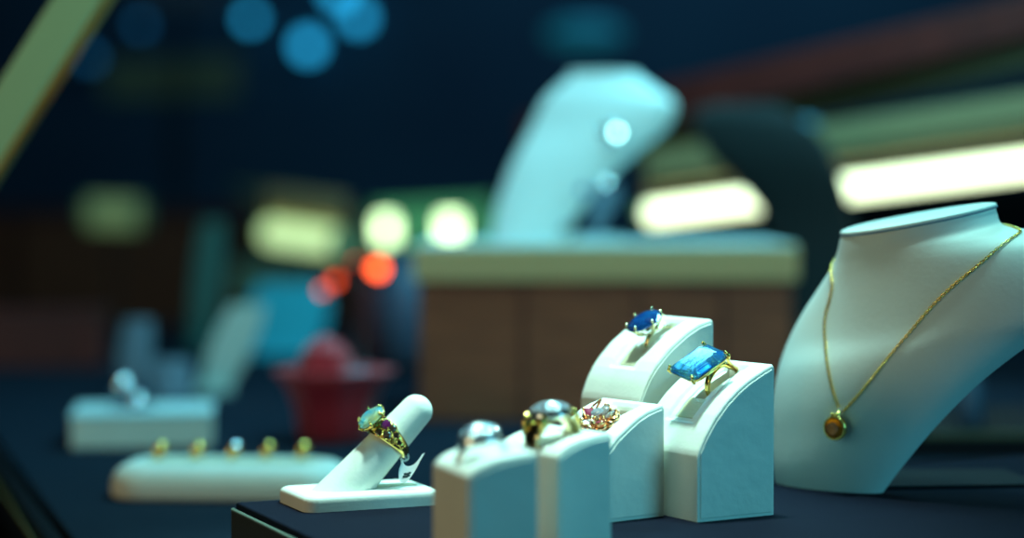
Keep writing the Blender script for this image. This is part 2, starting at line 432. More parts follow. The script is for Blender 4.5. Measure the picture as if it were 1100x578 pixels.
g = dome_ring('wide gold ring topped with a dome of clear stones', bE, .90, 0, 2.78, math.radians(8), 1.8, M['palegold'], M['silver'], M['diamond'], .74, .58, .62, .34, 1.1, 20, lift=.14)
for sx in (1, -1):
    m = MB(); m.tube([(sx * .50, -.42, .86), (sx * .62, -.40, .62), (sx * .70, -.34, .32)], [.07, .08, .06], 8)
    m.tube([(sx * .50, .42, .86), (sx * .62, .40, .62), (sx * .70, .34, .32)], [.07, .08, .06], 8)
    m.build('shoulder', M['gold'], g, smooth=True)

# ------------------------------------------------------------------ finger stand
A = math.radians(24); w24 = Vector((math.cos(A), math.sin(A), 0)); u24 = Vector((-math.sin(A), math.cos(A), 0))
fc = Vector((-6.24, 61.8, 0))                       # front left foot corner
LS, WS, HS = 4.45, 2.96, .48
st = thing('finger_ring_stand', 'white ring stand with a slanted finger on a flat rounded base', 'ring stand', (*(fc + w24 * LS / 2 + u24 * WS / 2).xy, .003), A)
def rrect(lx, ly, r, z, n=8):
    out = []
    for cx, cy, a0 in ((lx - r, ly - r, 0), (-lx + r, ly - r, PI / 2), (-lx + r, -ly + r, PI), (lx - r, -ly + r, 1.5 * PI)):
        for i in range(n + 1):
            a_ = a0 + PI / 2 * i / n; out.append(Vector((cx + r * math.cos(a_), cy + r * math.sin(a_), z)))
    return out
m = MB(); rs = []
for k, z in ((.0, 0), (.0, HS - .22), (.0, HS - .19), (.008, HS - .14), (.02, HS - .09), (.07, HS - .03), (.15, HS)):
    rs.append(rrect(LS / 2 - k, WS / 2 - k, .42 - k * .6, z))
# channel in the top
rs.append(rrect(LS / 2 - .3, WS / 2 - .3, .28, HS + .01))
m.rings(rs)
base = m.build('base', M['suede'], st, smooth=True, auto=50)
# shallow groove: raised pads either side of a channel, as a rim
MB().prism([(.55, -.30, HS + .012), (1.85, -.30, HS + .012), (1.85, .26, HS + .012), (.55, .26, HS + .012)], (0, 0, .02)).build('groove_lining', M['lining'], st, bevel=.02)
# finger: oblique-cut tapering rod with a rounded tip, axis in the local xz plane
fb = Vector((-.54, -.12, HS)); ft = Vector((1.90, -.12, HS + 2.36))
ax = (ft - fb).normalized(); ay = Vector((0, 1, 0)); az = ay.cross(ax)
rs = []; n = 36
r0, r1 = .72, .52
LA = (ft - fb).length
def rad(s): return lerp(r0, r1, min(1, max(0, s / LA)) ** .8)
ring0 = []
for j in range(n):                                   # first ring: cut by the base plane
    a_ = 2 * PI * j / n
    d = ay * math.cos(a_) + az * math.sin(a_)
    p = fb + d * r0; k = (HS - p.z) / ax.z
    ring0.append(p + ax * k)
rs.append(ring0)
for s in [i / 22 for i in range(0, 23)]:
    ss = s * LA
    ring = []
    for j in range(n):
        a_ = 2 * PI * j / n; d = ay * math.cos(a_) + az * math.sin(a_)
        p0 = ring0[j]; q = ft + d * r1; 
        t_ = s
        rr = lerp(r0, r1, t_ ** .8)
        base_p = p0 - d * r0
        c = base_p.lerp(ft, t_)
        ring.append(c + d * rr)
    if s > 0: rs.append(ring)
for i in range(1, 9):
    a_ = PI / 2 * i / 8.6
    rs.append([ft + ax * (r1 * math.sin(a_) * .95) + (ay * math.cos(2 * PI * j / n) + az * math.sin(2 * PI * j / n)) * r1 * math.cos(a_) for j in range(n)])
MB().rings(rs).build('finger', M['suede'], st, smooth=True, auto=60)

# ring on the finger
R24 = Matrix.Rotation(A, 3, 'Z')
so = fc + w24 * LS / 2 + u24 * WS / 2
sring = .63
pc = so + R24 @ (fb + ax * LA * sring)
axw = R24 @ ax; nz = R24 @ (-az if az.z < 0 else az)
# tip the ring a little off square
nz = (nz + axw * .02 + u24 * -.10).normalized()
rr_ = lerp(r0, r1, sring ** .8) + .07
g = thing('ring', 'gold cocktail ring with an aqua stone and purple side stones on the white finger', 'ring', M4=frame(pc, axw.cross(nz), nz))
# local: z out of the stone, x around the band, y along the finger
bw = MB(); band(bw, rr_ + .03, .30, .11, wtop=.72); bw.build('band', M['gold'], g, smooth=True)
zs = rr_ + .36
Rt = Matrix.Rotation(math.radians(-8), 3, 'X')
MB().gem((0, 0, zs), .54, .47, .36, 14, table=.6, crown=.30).build('stone', M['aqua'], g)
m = MB()
m.tube([(math.cos(2 * PI * i / 24) * .51, math.sin(2 * PI * i / 24) * .44, zs - .07) for i in range(24)], .035, 6, closed=True)
m.tube([(math.cos(2 * PI * i / 24) * .27, math.sin(2 * PI * i / 24) * .24, zs - .28) for i in range(24)], .04, 6, closed=True)
for k in range(10):
    a_ = 2 * PI * k / 10
    m.tube([(math.cos(a_) * .22, math.sin(a_) * .2, rr_ + .05), (math.cos(a_) * .44, math.sin(a_) * .38, zs - .07)], .03, 5)
m.build('basket', M['gold'], g, smooth=True)
for k in range(6):
    a_ = 2 * PI * (k + .5) / 6
    MB().tube([(math.cos(a_) * .53, math.sin(a_) * .46, zs - .14), (math.cos(a_) * .57, math.sin(a_) * .50, zs), (math.cos(a_) * .49, math.sin(a_) * .43, zs + .09)], [.035, .045, .03], 6).ball((math.cos(a_) * .49, math.sin(a_) * .43, zs + .09), .036).build('claw', M['gold'], g, smooth=True)
for sgn in (1, -1):
    for (ang, rs_, y, mm, lab) in ((34, .17, .12, 'purple', 'purple side stone'), (34, .12, -.2, 'brown', 'smoky side stone'), (52, .13, .16, 'brown', 'smoky side stone'), (54, .13, -.1, 'brown', 'smoky side stone'),
                                   (70, .10, .08, 'brown', 'smoky side stone'), (72, .09, -.12, 'gold', 'gold bead'), (86, .085, .0, 'brown', 'smoky side stone'), (98, .07, .0, 'gold', 'gold bead')):
        a_ = math.radians(ang) * sgn
        nn = Vector((math.sin(a_), 0, math.cos(a_)))
        c = nn * (rr_ + .10) + Vector((0, y, 0))
        R = nn.to_track_quat('Z', 'Y').to_matrix()
        o = MB().gem(c + nn * .05, rs_, rs_, rs_ * .7, 9, R=R).build('accent_stone', M[mm], g); o['label'] = lab
        m = MB(); m.tube([c + R @ Vector((math.cos(b) * rs_ * 1.05, math.sin(b) * rs_ * 1.05, .02)) for b in [2 * PI * i / 14 for i in range(14)]], .028, 5, closed=True)
        for q in range(4):
            b = 2 * PI * q / 4 + .6; m.ball(c + R @ Vector((math.cos(b) * rs_ * 1.1, math.sin(b) * rs_ * 1.1, .05)), .035, 7, 5)
        m.build('bezel', M['gold'], g, smooth=True)

# paper tag looped on the ring
bot = pc - nz * (rr_ + .12)
tg = thing('price_tag', 'small curled white paper tag hanging from the gold ring on the finger', 'tag', bot)
p0 = P(432, 497, 64.3) - bot; p1 = P(430, 506, 64.1) - bot; p2 = P(437, 508, 63.9) - bot; p3 = P(445, 501, 63.9) - bot; p4 = P(453, 491, 64.0) - bot
def bez(ps, n=24):
    out = []
    for i in range(n + 1):
        t = i / n; q = [p.copy() for p in ps]
        while len(q) > 1: q = [a_.lerp(b_, t) for a_, b_ in zip(q, q[1:])]
        out.append(q[0])
    return out
spine = bez([P(431, 498, 63.6) - bot, P(428, 514, 63.6) - bot, P(443, 516, 63.5) - bot, P(446, 500, 63.6) - bot, P(456, 487, 63.7) - bot])
m = MB(); rs = []
wd = lambda t: .17 + .12 * math.sin(PI * min(1, t * 1.05)) if t < .9 else .13 * (1 - (t - .9) * 8)
for i, p in enumerate(spine):
    t = i / 24; w_ = wd(t) ; v = Vector((.35, .3, .88)).normalized() * w_
    nn = Vector((0, -.012, 0))
    rs.append([p - v - nn, p + v - nn, p + v + nn, p - v + nn])
m.rings(rs).build('paper', M['tag'], tg)
m = MB()
for t in (.36, .44, .52):
    p = spine[int(t * 24)]
    for k in (-.5, .15):
        v = Vector((.35, .3, .88)).normalized() * .12
        c = p + v * k * 1.2 + Vector((0, -.02, 0)); m.box(c.x - .045, c.y - .008, c.z - .035, c.x + .045, c.y, c.z + .03)
m.build('print', M['ink'], tg)
MB().tube([Vector((0, 0, 0)), Vector((.05, 0, -.12)), spine[0] + Vector((0, 0, .05))], .018, 5).build('string', M['tag'], tg, smooth=True)
MB().tube([bot - bot + Vector((math.cos(a_) * .13, 0, math.sin(a_) * .13 - .02)) for a_ in [2 * PI * i / 16 for i in range(16)]], .025, 5, closed=True).build('loop', M['tag'], tg, smooth=True)

# ------------------------------------------------------------------ necklace busts
def bust_mesh(rows, k0=.42, kk=None, dip=0, tanphi=.9, n=64, zfix=None, sub=6, pinch=1.0):
    """rows: (xl, yl, xr, yr, depth) outline pairs -> smooth loft"""
    secs = []
    for i, (xl, yl, xr, yr, d) in enumerate(rows):
        Lp, Rp = P(xl, yl, d), P(xr, yr, d)
        c = (Lp + Rp) / 2; hw = (Rp - Lp) / 2
        k = (kk[i] if kk and i < len(kk) else k0)
        mx = hw.x / math.sqrt(1 + k * k * tanphi * tanphi)
        Mv = Vector((mx, -mx * tanphi, hw.z)); 
        # depth difference shifts the height of a level rim: correct so the rim stays where it is seen
        Mv.z = hw.z + (c.z - CAMZ) * (-mx * tanphi) / c.y
        Bv = Vector((-mx * tanphi, -mx, 0)) * k
        if dip: Bv.z = -dip * max(0, 1 - i / 4) * Bv.length
        secs.append((c, Mv, Bv))
    if zfix is not None:
        c, Mv, Bv = secs[-1]; secs[-1] = (Vector((c.x, c.y, zfix)), Vector((Mv.x, Mv.y, 0)), Bv)
    # Catmull-Rom between the rows
    out = []
    def cr(a, b, c, d, t): return .5 * ((2 * b) + (c - a) * t + (2 * a - 5 * b + 4 * c - d) * t * t + (3 * b - a - 3 * c + d) * t ** 3)
    for i in range(len(secs) - 1):
        q = [secs[max(0, i - 1)], secs[i], secs[i + 1], secs[min(len(secs) - 1, i + 2)]]
        for s in range(sub):
            t = s / sub; out.append(tuple(cr(q[0][j], q[1][j], q[2][j], q[3][j], t) for j in range(3)))
    out.append(secs[-1])
    rings = []
    for c, Mv, Bv in out:
        ring = []
        for j in range(n):
            a_ = 2 * PI * j / n; ca, sa = math.cos(a_), math.sin(a_)
            ring.append(c + Mv * ca + Bv * (sa if sa > 0 else sa * .75))
        rings.append(ring)
    return rings
rows = [(909, 249, 1065, 224, 66.5), (907, 256, 1066, 231, 66.5), (905, 270, 1072, 243, 66.5), (901, 288, 1104, 249, 66.4), (890, 312, 1150, 262, 66.3), (874, 340, 1172, 292, 66.3),
        (858, 372, 1160, 330, 66.4), (846, 402, 1100, 362, 66.6), (838, 436, 1046, 405, 66.9), (835, 468, 1003, 450, 67.2), (835, 496, 968, 494, 67.4), (837, 516, 943, 527, 67.6)]
rings_ = bust_mesh(rows, kk=[.72, .70, .66, .58, .50, .45], dip=.17, zfix=.01)
bc = Vector((10.4, 67.6, 0))
bu = thing('necklace_bust', 'white leatherette necklace bust at the right wearing a gold chain with an amber pendant', 'necklace bust', bc)
m = MB(); m.rings([[p - bc for p in r] for r in rings_])
bo = m.build('torso', M['bust'], bu, smooth=True, auto=50)
m = MB()   # neck cap: disc with a thin rolled rim
top = rings_[0]; tc = sum(top, Vector()) / len(top)
e1_, e2_ = (top[0] - tc), (top[16] - tc); nn = e1_.cross(e2_).normalized()
if nn.z < 0: nn = -nn
m.rings([[tc + (p - tc) * k + nn * h_ - bc for p in top] for k, h_ in ((1.0, .0), (1.02, .05), (1.01, .11), (.96, .14), (.5, .145), (.02, .15))])
m.build('neck_cap', M['bust'], bu, smooth=True)
m = MB(); m.tube([tc + (p - tc) * 1.015 - bc for p in top], .035, 6, closed=True); m.build('neck_piping', M['bluegrey'], bu, smooth=True)
m = MB(); q = [G(935, 532.5), G(1090, 525.5), G(1060, 516), G(965, 505)]
q = [Vector((11.9, 67.0, 0)), Vector((17.6, 67.6, 0)), Vector((17.2, 71.5, 0)), Vector((12.2, 71.5, 0))]
m.prism([p - bc for p in q], (0, 0, .12)); m.build('foot_plate', M['blackmatte'], bu)

# chain on the bust
bvh = BVHTree.FromPolygons([v + bc for v in m.v] if False else [p for r in rings_ for p in r],
    [(i * 64 + j, i * 64 + (j + 1) % 64, (i + 1) * 64 + (j + 1) % 64, (i + 1) * 64 + j) for i in range(len(rings_) - 1) for j in range(64)])
cam = Vector((0, 0, CAMZ))
def hit(px, py):
    h_ = bvh.ray_cast(cam, ray(px, py).normalized())
    return h_[0]
def surf(p, off):
    loc, nr, idx, dist = bvh.find_nearest(p)
    o_ = (p - loc)
    if nr.dot(o_) < 0 and False: nr = -nr
    c_ = Vector((11.5, 67.5, loc.z))
    if nr.dot(loc - c_) < 0: nr = -nr
    return loc + nr * off
left_px = [(903, 441), (898, 428), (893, 410), (889.5, 390), (887, 368), (886, 350), (888, 334), (893, 320)]
right_px = [(907, 441), (918, 430), (932, 413), (950, 390), (970, 366), (990, 342), (1010, 320), (1030, 302), (1052, 285), (1072, 268), (1088, 257), (1101, 248)]
lp = [hit(*p) for p in left_px if hit(*p)]; rp = [hit(*p) for p in right_px if hit(*p)]
# round the back of the neck, hidden from this side
back = []
if lp and rp:
    a_, b_ = rp[-1], lp[-1]
    nc = Vector(((a_.x + b_.x) / 2, 67.2, 0))
    for i in range(3, 10):
        t = i / 10; z = lerp(a_.z, b_.z, t) + .5 * math.sin(PI * t)
        p = a_.lerp(b_, t) + Vector((.6, 2.2, 0)) * math.sin(PI * t); p.z = z
        back.append(surf(p, 0))
path = lp[::-1] + rp if not rp else rp + back + lp[::-1]
def resample(ps, step, closed=False):
    out = [ps[0]]; acc = 0
    for a_, b_ in zip(ps, ps[1:]):
        L_ = (b_ - a_).length
        if L_ < 1e-6: continue
        t = step - acc
        while t <= L_:
            out.append(a_.lerp(b_, t / L_)); t += step
        acc = (L_ - (t - step))
    return out
def smoothp(ps, it=2):
    for _ in range(it):
        q = [ps[0]]
        for a_, b_ in zip(ps, ps[1:]): q += [a_.lerp(b_, .25), a_.lerp(b_, .75)]
        q.append(ps[-1]); ps = q
    return ps
cp = [surf(p, .04) for p in resample(smoothp(path), .10)]
nk = thing('necklace', 'thin gold link chain necklace with a round amber pendant on the right-hand bust', 'necklace', cp[0])
m = MB()
for i in range(len(cp) - 1):
    a_, b_ = cp[i], cp[i + 1]; t = (b_ - a_).normalized(); c = (a_ + b_) / 2
    _, nr, _, _ = bvh.find_nearest(c); s1 = t.cross(nr).normalized(); nr = s1.cross(t).normalized()
    sd = s1 if i % 2 else (s1 * .5 + nr * .6).normalized()
    m.tube([c + t * math.cos(b) * .070 + sd * math.sin(b) * .042 - cp[0] for b in [2 * PI * k / 10 for k in range(10)]], .018, 5, closed=True)
m.build('chain', M['gold'], nk, smooth=True)
# pendant
pp = hit(902, 458)
_, pn, _, _ = bvh.find_nearest(pp)
if pn.y > 0: pn = -pn
cpn = (pn + Vector((0, 0, .1))).normalized()
pcn = pp + pn * .24
Rp = frame(Vector(), Vector((1, 0, 0)), cpn).to_3x3()
base_ = cp[0]
def pl_(v): return pcn + Rp @ Vector(v) - base_
m = MB(); rs = []
for k in range(32):
    b = 2 * PI * k / 32; d = Vector((math.cos(b), math.sin(b), 0))
    rs.append([pl_(d * (.37 + .045 * math.cos(q)) + Vector((0, 0, .04 + .10 * math.sin(q)))) for q in [2 * PI * i / 8 for i in range(8)]])
m.rings(rs, closed=True)
m.build('pendant_bezel', M['gold'], nk, smooth=True)
MB().gem(pl_((0, 0, .08)), .35, .35, .28, 14, R=Rp, crown=.5).build('pendant_stone', M['amber'], nk)
upv = (Vector((0, 0, 1)) - cpn * cpn.z).normalized()
bx = (hit(905, 442) + pn * .10) - base_
m = MB(); m.tube([pl_((0, 0, .05)) + upv * .34, bx.lerp(pl_((0, 0, .05)) + upv * .34, .5) + pn * .06, bx + upv * .05], [.10, .09, .07], 10)
for sx in (-1, 1):
    c_ = pl_((0, 0, .05)) + upv * .42 + Rp @ Vector((sx * .09, 0, .03)); m.ball(c_, .07)
m.build('bail', M['gold'], nk, smooth=True)
o = MB().gem(bx + pn * .06 + upv * .05, .10, .10, .08, 9, R=Rp).build('accent_stone', M['diamond'], nk); o['label'] = 'small clear stone above the pendant'

# ------------------------------------------------------------------ wooden riser behind
ZD = -2.3
RO = Vector((5.2, 122, ZD + .003))
rs_ = thing('wooden_riser', 'brown wooden riser with a pale ribbed front edge carrying the far white bust', 'riser', RO)
MB().box(-10.2, -11.6, 0, 9.9, 4, 7.6).build('case_body', M['wood'], rs_, bevel=.1)
for x in (-4.6, 1.6, 6.2):
    MB().box(x - .09, -11.72, .4, x + .09, -11.58, 7.3).build('panel_joint', M['maroon'], rs_)
m = MB(); zz = 7.6
pr = []
for i in range(8): pr += [(0, 7.62 + i * .225), (-.10, 7.66 + i * .225), (-.10, 7.80 + i * .225), (0, 7.84 + i * .225)]
ring_l = [Vector((-10.5, -12.0 + a_, b_)) for a_, b_ in pr] + [Vector((-10.5, 4.2, pr[-1][1])), Vector((-10.5, 4.2, 7.6))]
m.rings([ring_l, [Vector((10.2, p.y, p.z)) for p in ring_l]]); m.build('ribbed_edge', M['trim'], rs_)
MB().box(-10.4, -11.9, 9.42, 10.1, 4.1, 9.58).build('top_board', M['white'], rs_, bevel=.05)
ZR = ZD + 9.59

# white cloth pad + far bust
rows2 = [(612, 80, 684, 80, 119), (609, 86, 690, 85, 119), (596, 96, 708, 98, 119), (582, 112, 724, 112, 119), (570, 138, 716, 136, 119), (558, 160, 690, 158, 119), (547, 182, 665, 180, 119), (538, 206, 644, 204, 119), (531, 230, 622, 228, 119), (527, 262, 606, 262, 119)]
r2 = bust_mesh(rows2, k0=.34, tanphi=.5, zfix=ZR + .01)
b2 = r2[-1]; c2 = sum(b2, Vector()) / len(b2); c2.z = ZR
fb_ = thing('necklace_bust', 'out-of-focus white necklace bust leaning on top of the wooden riser', 'necklace bust', c2)
MB().rings([[p - c2 for p in r] for r in r2]).build('torso', M['bust'], fb_, smooth=True, auto=50)
top = r2[0]; tc = sum(top, Vector()) / len(top)
MB().rings([[tc + (p - tc) * k + Vector((0, 0, h_)) - c2 for p in top] for k, h_ in ((1.0, 0), (1.01, .07), (.97, .13), (.3, .14))]).build('neck_cap', M['bust'], fb_, smooth=True)
MB().box(-1.5, 1.2, 0, 3.6, 1.5, .2).box(3.0, -1.2, 0, 3.6, 1.5, .2).build('foot', M['bust'], fb_, bevel=.05)

KEY = Vector((3, 66, 50))                          # where the case spotlight hangs
def highlight_dir(p):                               # orientation of a polished face that mirrors the case spotlight
    return ((KEY - p).normalized() + (cam - p).normalized()).normalized()
def medallion(name, label, cat, p, rad_, Rc, m_, grp=None, back=.15, rimm=None):
    """shallow polished dome of curvature radius Rc"""
    n_ = highlight_dir(p); mt = frame(p, Vector((1, 0, 0)), n_)
    g = thing(name, label, cat, M4=mt, group=grp)
    rs = []
    for i in range(8):
        r_ = rad_ * (1 - i / 7.2); rs.append([Vector((math.cos(2 * PI * j / 24) * r_, math.sin(2 * PI * j / 24) * r_, math.sqrt(Rc * Rc - r_ * r_) - math.sqrt(Rc * Rc - rad_ * rad_))) for j in range(24)])
    rs = [[p_ - Vector((0, 0, back)) for p_ in rs[0]]] + rs
    MB().rings(rs).build('face', m_, g, smooth=True, auto=60)
    MB().tube([Vector((math.cos(2 * PI * j / 24) * rad_, math.sin(2 * PI * j / 24) * rad_, -.02)) for j in range(24)], rad_ * .1, 6, closed=True).build('rim', rimm or m_, g, smooth=True)
    return g
# brooch-like pendant on the far bust
bvh2 = BVHTree.FromPolygons([p for r in r2 for p in r], [(i * 64 + j, i * 64 + (j + 1) % 64, (i + 1) * 64 + (j + 1) % 64, (i + 1) * 64 + j) for i in range(len(r2) - 1) for j in range(64)])
hp = bvh2.ray_cast(cam, ray(657, 143).normalized())[0] or P(657, 143, 117)
M['polish'] = mat('polished_silver', (.97, .98, 1), .035, 1.0)
M['polishgold'] = mat('polished_gold', (1, .60, .16), .04, 1.0)
medallion('pendant', 'bright polished round pendant shining on the far white bust', 'pendant', hp + Vector((0, -.35, .0)), .55, 3.0, M['polish'])
# ring and earring stand at the far bust's foot
so2 = Vector((P(640, 250, 115).x, 115, ZR))
es = thing('earring_stand', 'small pale earring stand beside the far bust on the riser', 'earring stand', so2)
MB().rings([rrect(1.5, .7, .2, 0), rrect(1.45, .65, .2, .35)]).build('base', M['white'], es, bevel=.04)
m = MB(); m.rings([[Vector((x_ * w_ + dx, .1 * sg, z_)) for x_, sg in ((-1, -1), (1, -1), (1, 1), (-1, 1))] for w_, z_, dx in ((.25, .3, 0), (.35, 1.2, .2), (.8, 2.4, .5), (.85, 3.0, .6), (.3, 3.4, .6))])
m.build('card', M['bluegrey'], es, bevel=.08)
medallion('earring', 'polished earring hanging on the small stand beside the far bust', 'earring', P(651, 197, 113.6), .28, .9, M['polish'])
medallion('earring', 'dark blue round earring hanging just left of the small stand on the riser', 'earring', P(626, 204, 113.4), .25, .8, M['darkgem'])
g = thing('ring', 'small gold ring with a blue stone lying on the riser before the far bust', 'ring', M4=frame(Vector((P(610, 240, 112).x, 112, ZR + .42)), (1, .3, 0), (-.3, -.3, 1)))
band(MB(), .36, .2, .08).build('band', M['gold'], g, smooth=True); MB().gem((0, 0, .55), .35, .3, .2, 10).build('stone', M['darkgem'], g)
pd = MB().rings([rrect(3.6, 2.0, .5, 0), rrect(3.55, 1.95, .5, .12)]); o = pd.build('cloth_pad', M['white']); o.location = Vector((P(566, 256, 112.4).x, 112.6, ZR + .002)) * S
tag(o, 'thin pale pad lying on the riser at the foot of the far bust', 'pad')

# ------------------------------------------------------------------ charcoal bust
rows3 = [(772, 112, 835, 112, 131), (752, 118, 858, 128, 131), (748, 134, 880, 146, 131), (760, 162, 896, 176, 131), (790, 194, 907, 206, 131), (818, 226, 914, 238, 131), (832, 262, 920, 272, 131), (838, 320, 926, 330, 131), (842, 380, 930, 385, 131), (846, 436, 934, 440, 131)]
r3 = bust_mesh(rows3, k0=.3, tanphi=.3, zfix=ZD + .01)
c3 = sum(r3[-1], Vector()) / 64; c3.z = ZD
g = thing('necklace_bust', 'charcoal necklace bust standing in shadow between the two lit tube sections', 'necklace bust', c3)
MB().rings([[p - c3 for p in r] for r in r3]).build('torso', M['darkbust'], g, smooth=True, auto=50)
MB().rings([rrect(2.6, 1.8, .4, 0), rrect(2.5, 1.7, .4, .3)]).build('base', M['darkbust'], g)

# ------------------------------------------------------------------ tray with little gold rings
TC = Vector(((P(121, 520, 82).x + P(376, 520, 82).x) / 2, 82.2, ZD + .003))
A5 = math.radians(-5)
tr = thing('ring_tray', 'long low white padded ring tray with rounded ends, left of the finger stand', 'tray', TC, A5)
TL, TW, TH = 4.75, 2.2, 1.40
m = MB(); rs = []
for k, z in ((.10, 0), (0, .12), (0, .2), (0, TH - .92), (0, TH - .86), (.06, TH - .6), (.18, TH - .38), (.36, TH - .2), (.6, TH - .06), (.85, TH)):
    rs.append(rrect(TL - k, TW - k, 1.6 - k * .6, z, 10))
rs.append(rrect(TL - 1.0, TW - 1.0, .7, TH - .06, 10))
m.rings(rs).build('padded_body', M['suede'], tr, smooth=True, auto=60)
m = MB()
for y_ in (-.75, 0.0, .75): m.box(-TL + 1.3, y_ - .12, TH - .06, TL - 1.3, y_ + .12, TH - .035)
m.build('ring_slots', M['lining'], tr)
R5 = Matrix.Rotation(A5, 3, 'Z')
names5 = ['leftmost small gold ring standing on the low white tray', 'second small gold ring from the left on the low white tray', 'middle small gold ring with a clear stone on the low white tray',
          'small gold ring right of the middle one on the low white tray', 'rightmost small gold ring on the low white tray, nearest the finger stand']
for k, px in enumerate((173, 213, 252, 288, 326)):
    x_ = P(px, 486, 83.2).x; loc = Vector((x_, 83.0, ZD + TH + .10))
    n_ = (highlight_dir(loc) + Vector((0, 0, .4))).normalized()
    g = thing('ring', names5[k], 'ring', M4=frame(loc + Vector((0, 0, .18)), (0.25, 1, 0), n_), group='small gold rings on the white tray')
    band(MB(), .33, .20, .10, 32, wtop=.34).build('band', M['polishgold'], g, smooth=True)
    rs = []
    rd, Rc = .21, .34
    for i in range(6):
        r_ = rd * (1 - i / 5.3); rs.append([Vector((math.cos(2 * PI * j / 16) * r_, math.sin(2 * PI * j / 16) * r_, .34 + math.sqrt(Rc * Rc - r_ * r_) - math.sqrt(Rc * Rc - rd * rd))) for j in range(16)])
    MB().rings(rs).build('setting', M['polish'] if k == 2 else M['polishgold'], g, smooth=True, auto=70)

# ------------------------------------------------------------------ left low box with brooches
BC = Vector((-18.2, 101.0, ZD + .003))
A8 = math.radians(8)
bx_ = thing('display_box', 'low white box pedestal far left behind the ring tray', 'display box', BC, A8)
MB().box(-3.35, -3.1, 0, 3.35, 3.1, 1.45).build('box_body', M['suede_side'], bx_, bevel=.12)
MB().box(-3.42, -3.17, 1.45, 3.42, 3.17, 1.66).build('lid', M['white'], bx_, bevel=.08)
medallion('brooch', 'larger upper sparkling brooch above the white box pedestal', 'brooch', P(132, 411, 100.2), .34, .46, M['polish'])
medallion('brooch', 'lower sparkling brooch lying just over the white box lid', 'brooch', P(148, 428, 99.2), .30, .40, M['polish'])
# stand that the brooches hang on
g = thing('brooch_stand', 'small grey easel holding two sparkling brooches on the white box', 'stand', (P(140, 430, 100.6).x, 100.9, ZD + 1.665))
MB().rings([rrect(1.0, .5, .15, 0), rrect(.95, .45, .15, .12)]).build('base', M['greyblue'], g)
MB().box(-.5, .02, .1, .5, .14, 1.3).build('card', M['greyblue'], g, bevel=.03)

# ------------------------------------------------------------------ things far back on the deck
def card_stand(label, px, d, wcm, hcm, lean, yaw, m_, name='jewellery_card', cat='display card', z0=ZD, py=None):
    loc = Vector(((px - 550) / F * d, d, z0 + .003))
    g = thing(name, label, cat, loc, yaw)
    MB().rings([rrect(wcm * .45, .9, .25, 0), rrect(wcm * .42, .8, .25, .35)]).build('base', m_, g)
    rs = []
    for k in range(7):
        t = k / 6; ww = wcm / 2 * (.75 + .3 * math.sin(PI * t * .9)); y_ = .5 * t; zc = .3 + (hcm - .3) * t; xo = math.tan(lean) * zc
        rs.append([Vector((xo - ww, y_ - .12, zc)), Vector((xo, y_ - .3, zc)), Vector((xo + ww, y_ - .12, zc)), Vector((xo + ww, y_ + .12, zc)), Vector((xo - ww, y_ + .12, zc))])
    MB().rings(rs).build('card', m_, g, bevel=.05)
    return g
M['palegrey'] = mat('pale_grey_card', (.48, .52, .46), .7)
card_stand('pale grey-cyan leaning jewellery card, tallest of the blurred cards at the left', 228, 128, 2.6, 5.4, math.radians(22), .1, M['palegrey'])
card_stand('small blue-grey jewellery card beside the dark reddish-brown box', 140, 126, 2.0, 4.6, math.radians(4), -.1, M['bluegrey'])
card_stand('low brownish-grey jewellery card between the two taller blurred cards', 185, 124, 2.4, 2.3, math.radians(-6), 0, M['bluegrey'])
card_stand('teal upright card behind the pale leaning card', 214, 168, 2.2, 10.4, math.radians(6), 0, M['teal'])
card_stand('wide cyan display card behind the red pouch', 306, 160, 6.0, 5.6, math.radians(5), 0, M['cyan'])
g = thing('storage_box', 'dark reddish-brown box at the far left end of the deck', 'box', ((45 - 550) / F * 150, 150, ZD + .003), .1)
MB().box(-4.5, -3, 0, 4.5, 3, 3.6).build('box_body', M['maroon'], g, bevel=.1)
MB().box(-4.6, -3.1, 3.6, 4.6, 3.1, 4.1).build('lid', M['maroon'], g, bevel=.1)

# red pouch
def lathe(prof, n=28, wob=0, fr=6): 
    return [[Vector((math.cos(2 * PI * j / n) * r * (1 + wob * math.sin(fr * 2 * PI * j / n)), math.sin(2 * PI * j / n) * r * (1 + wob * math.sin(fr * 2 * PI * j / n)), z)) for j in range(n)] for r, z in prof]
rc = Vector(((358 - 550) / F * 101, 101.5, ZD + .003))
g = thing('gift_basket', 'bright red flared fabric basket with pale items inside, behind the finger stand', 'basket', rc)
MB().rings(lathe([(1.5, 0), (1.75, .3), (1.9, 1.6), (2.3, 2.7), (2.8, 3.3), (2.7, 3.35), (2.1, 2.7), (1.6, 1.7), (.2, 1.5)], 48, .05, 8)).build('basket_body', M['red'], g, smooth=True)
MB().rings(lathe([(2.75, 3.28), (2.95, 3.4), (2.85, 3.55), (2.6, 3.4)], 48, .05, 8)).build('rim', M['red'], g, smooth=True)
MB().rings([[p + Vector((-.5, .5, 2.4)) for p in r] for r in lathe([(.6, 0), (1.3, .6), (1.25, 1.8), (.8, 2.4), (.3, 2.7), (.05, 2.8)], 30, .08, 5)]).build('gathered_cloth', M['red'], g, smooth=True)
o = MB().ball((1.2, -.6, 3.0), .75, 14, 9, (1.2, 1, .8)).build('wrapped_item', M['bluegrey'], g, smooth=True)
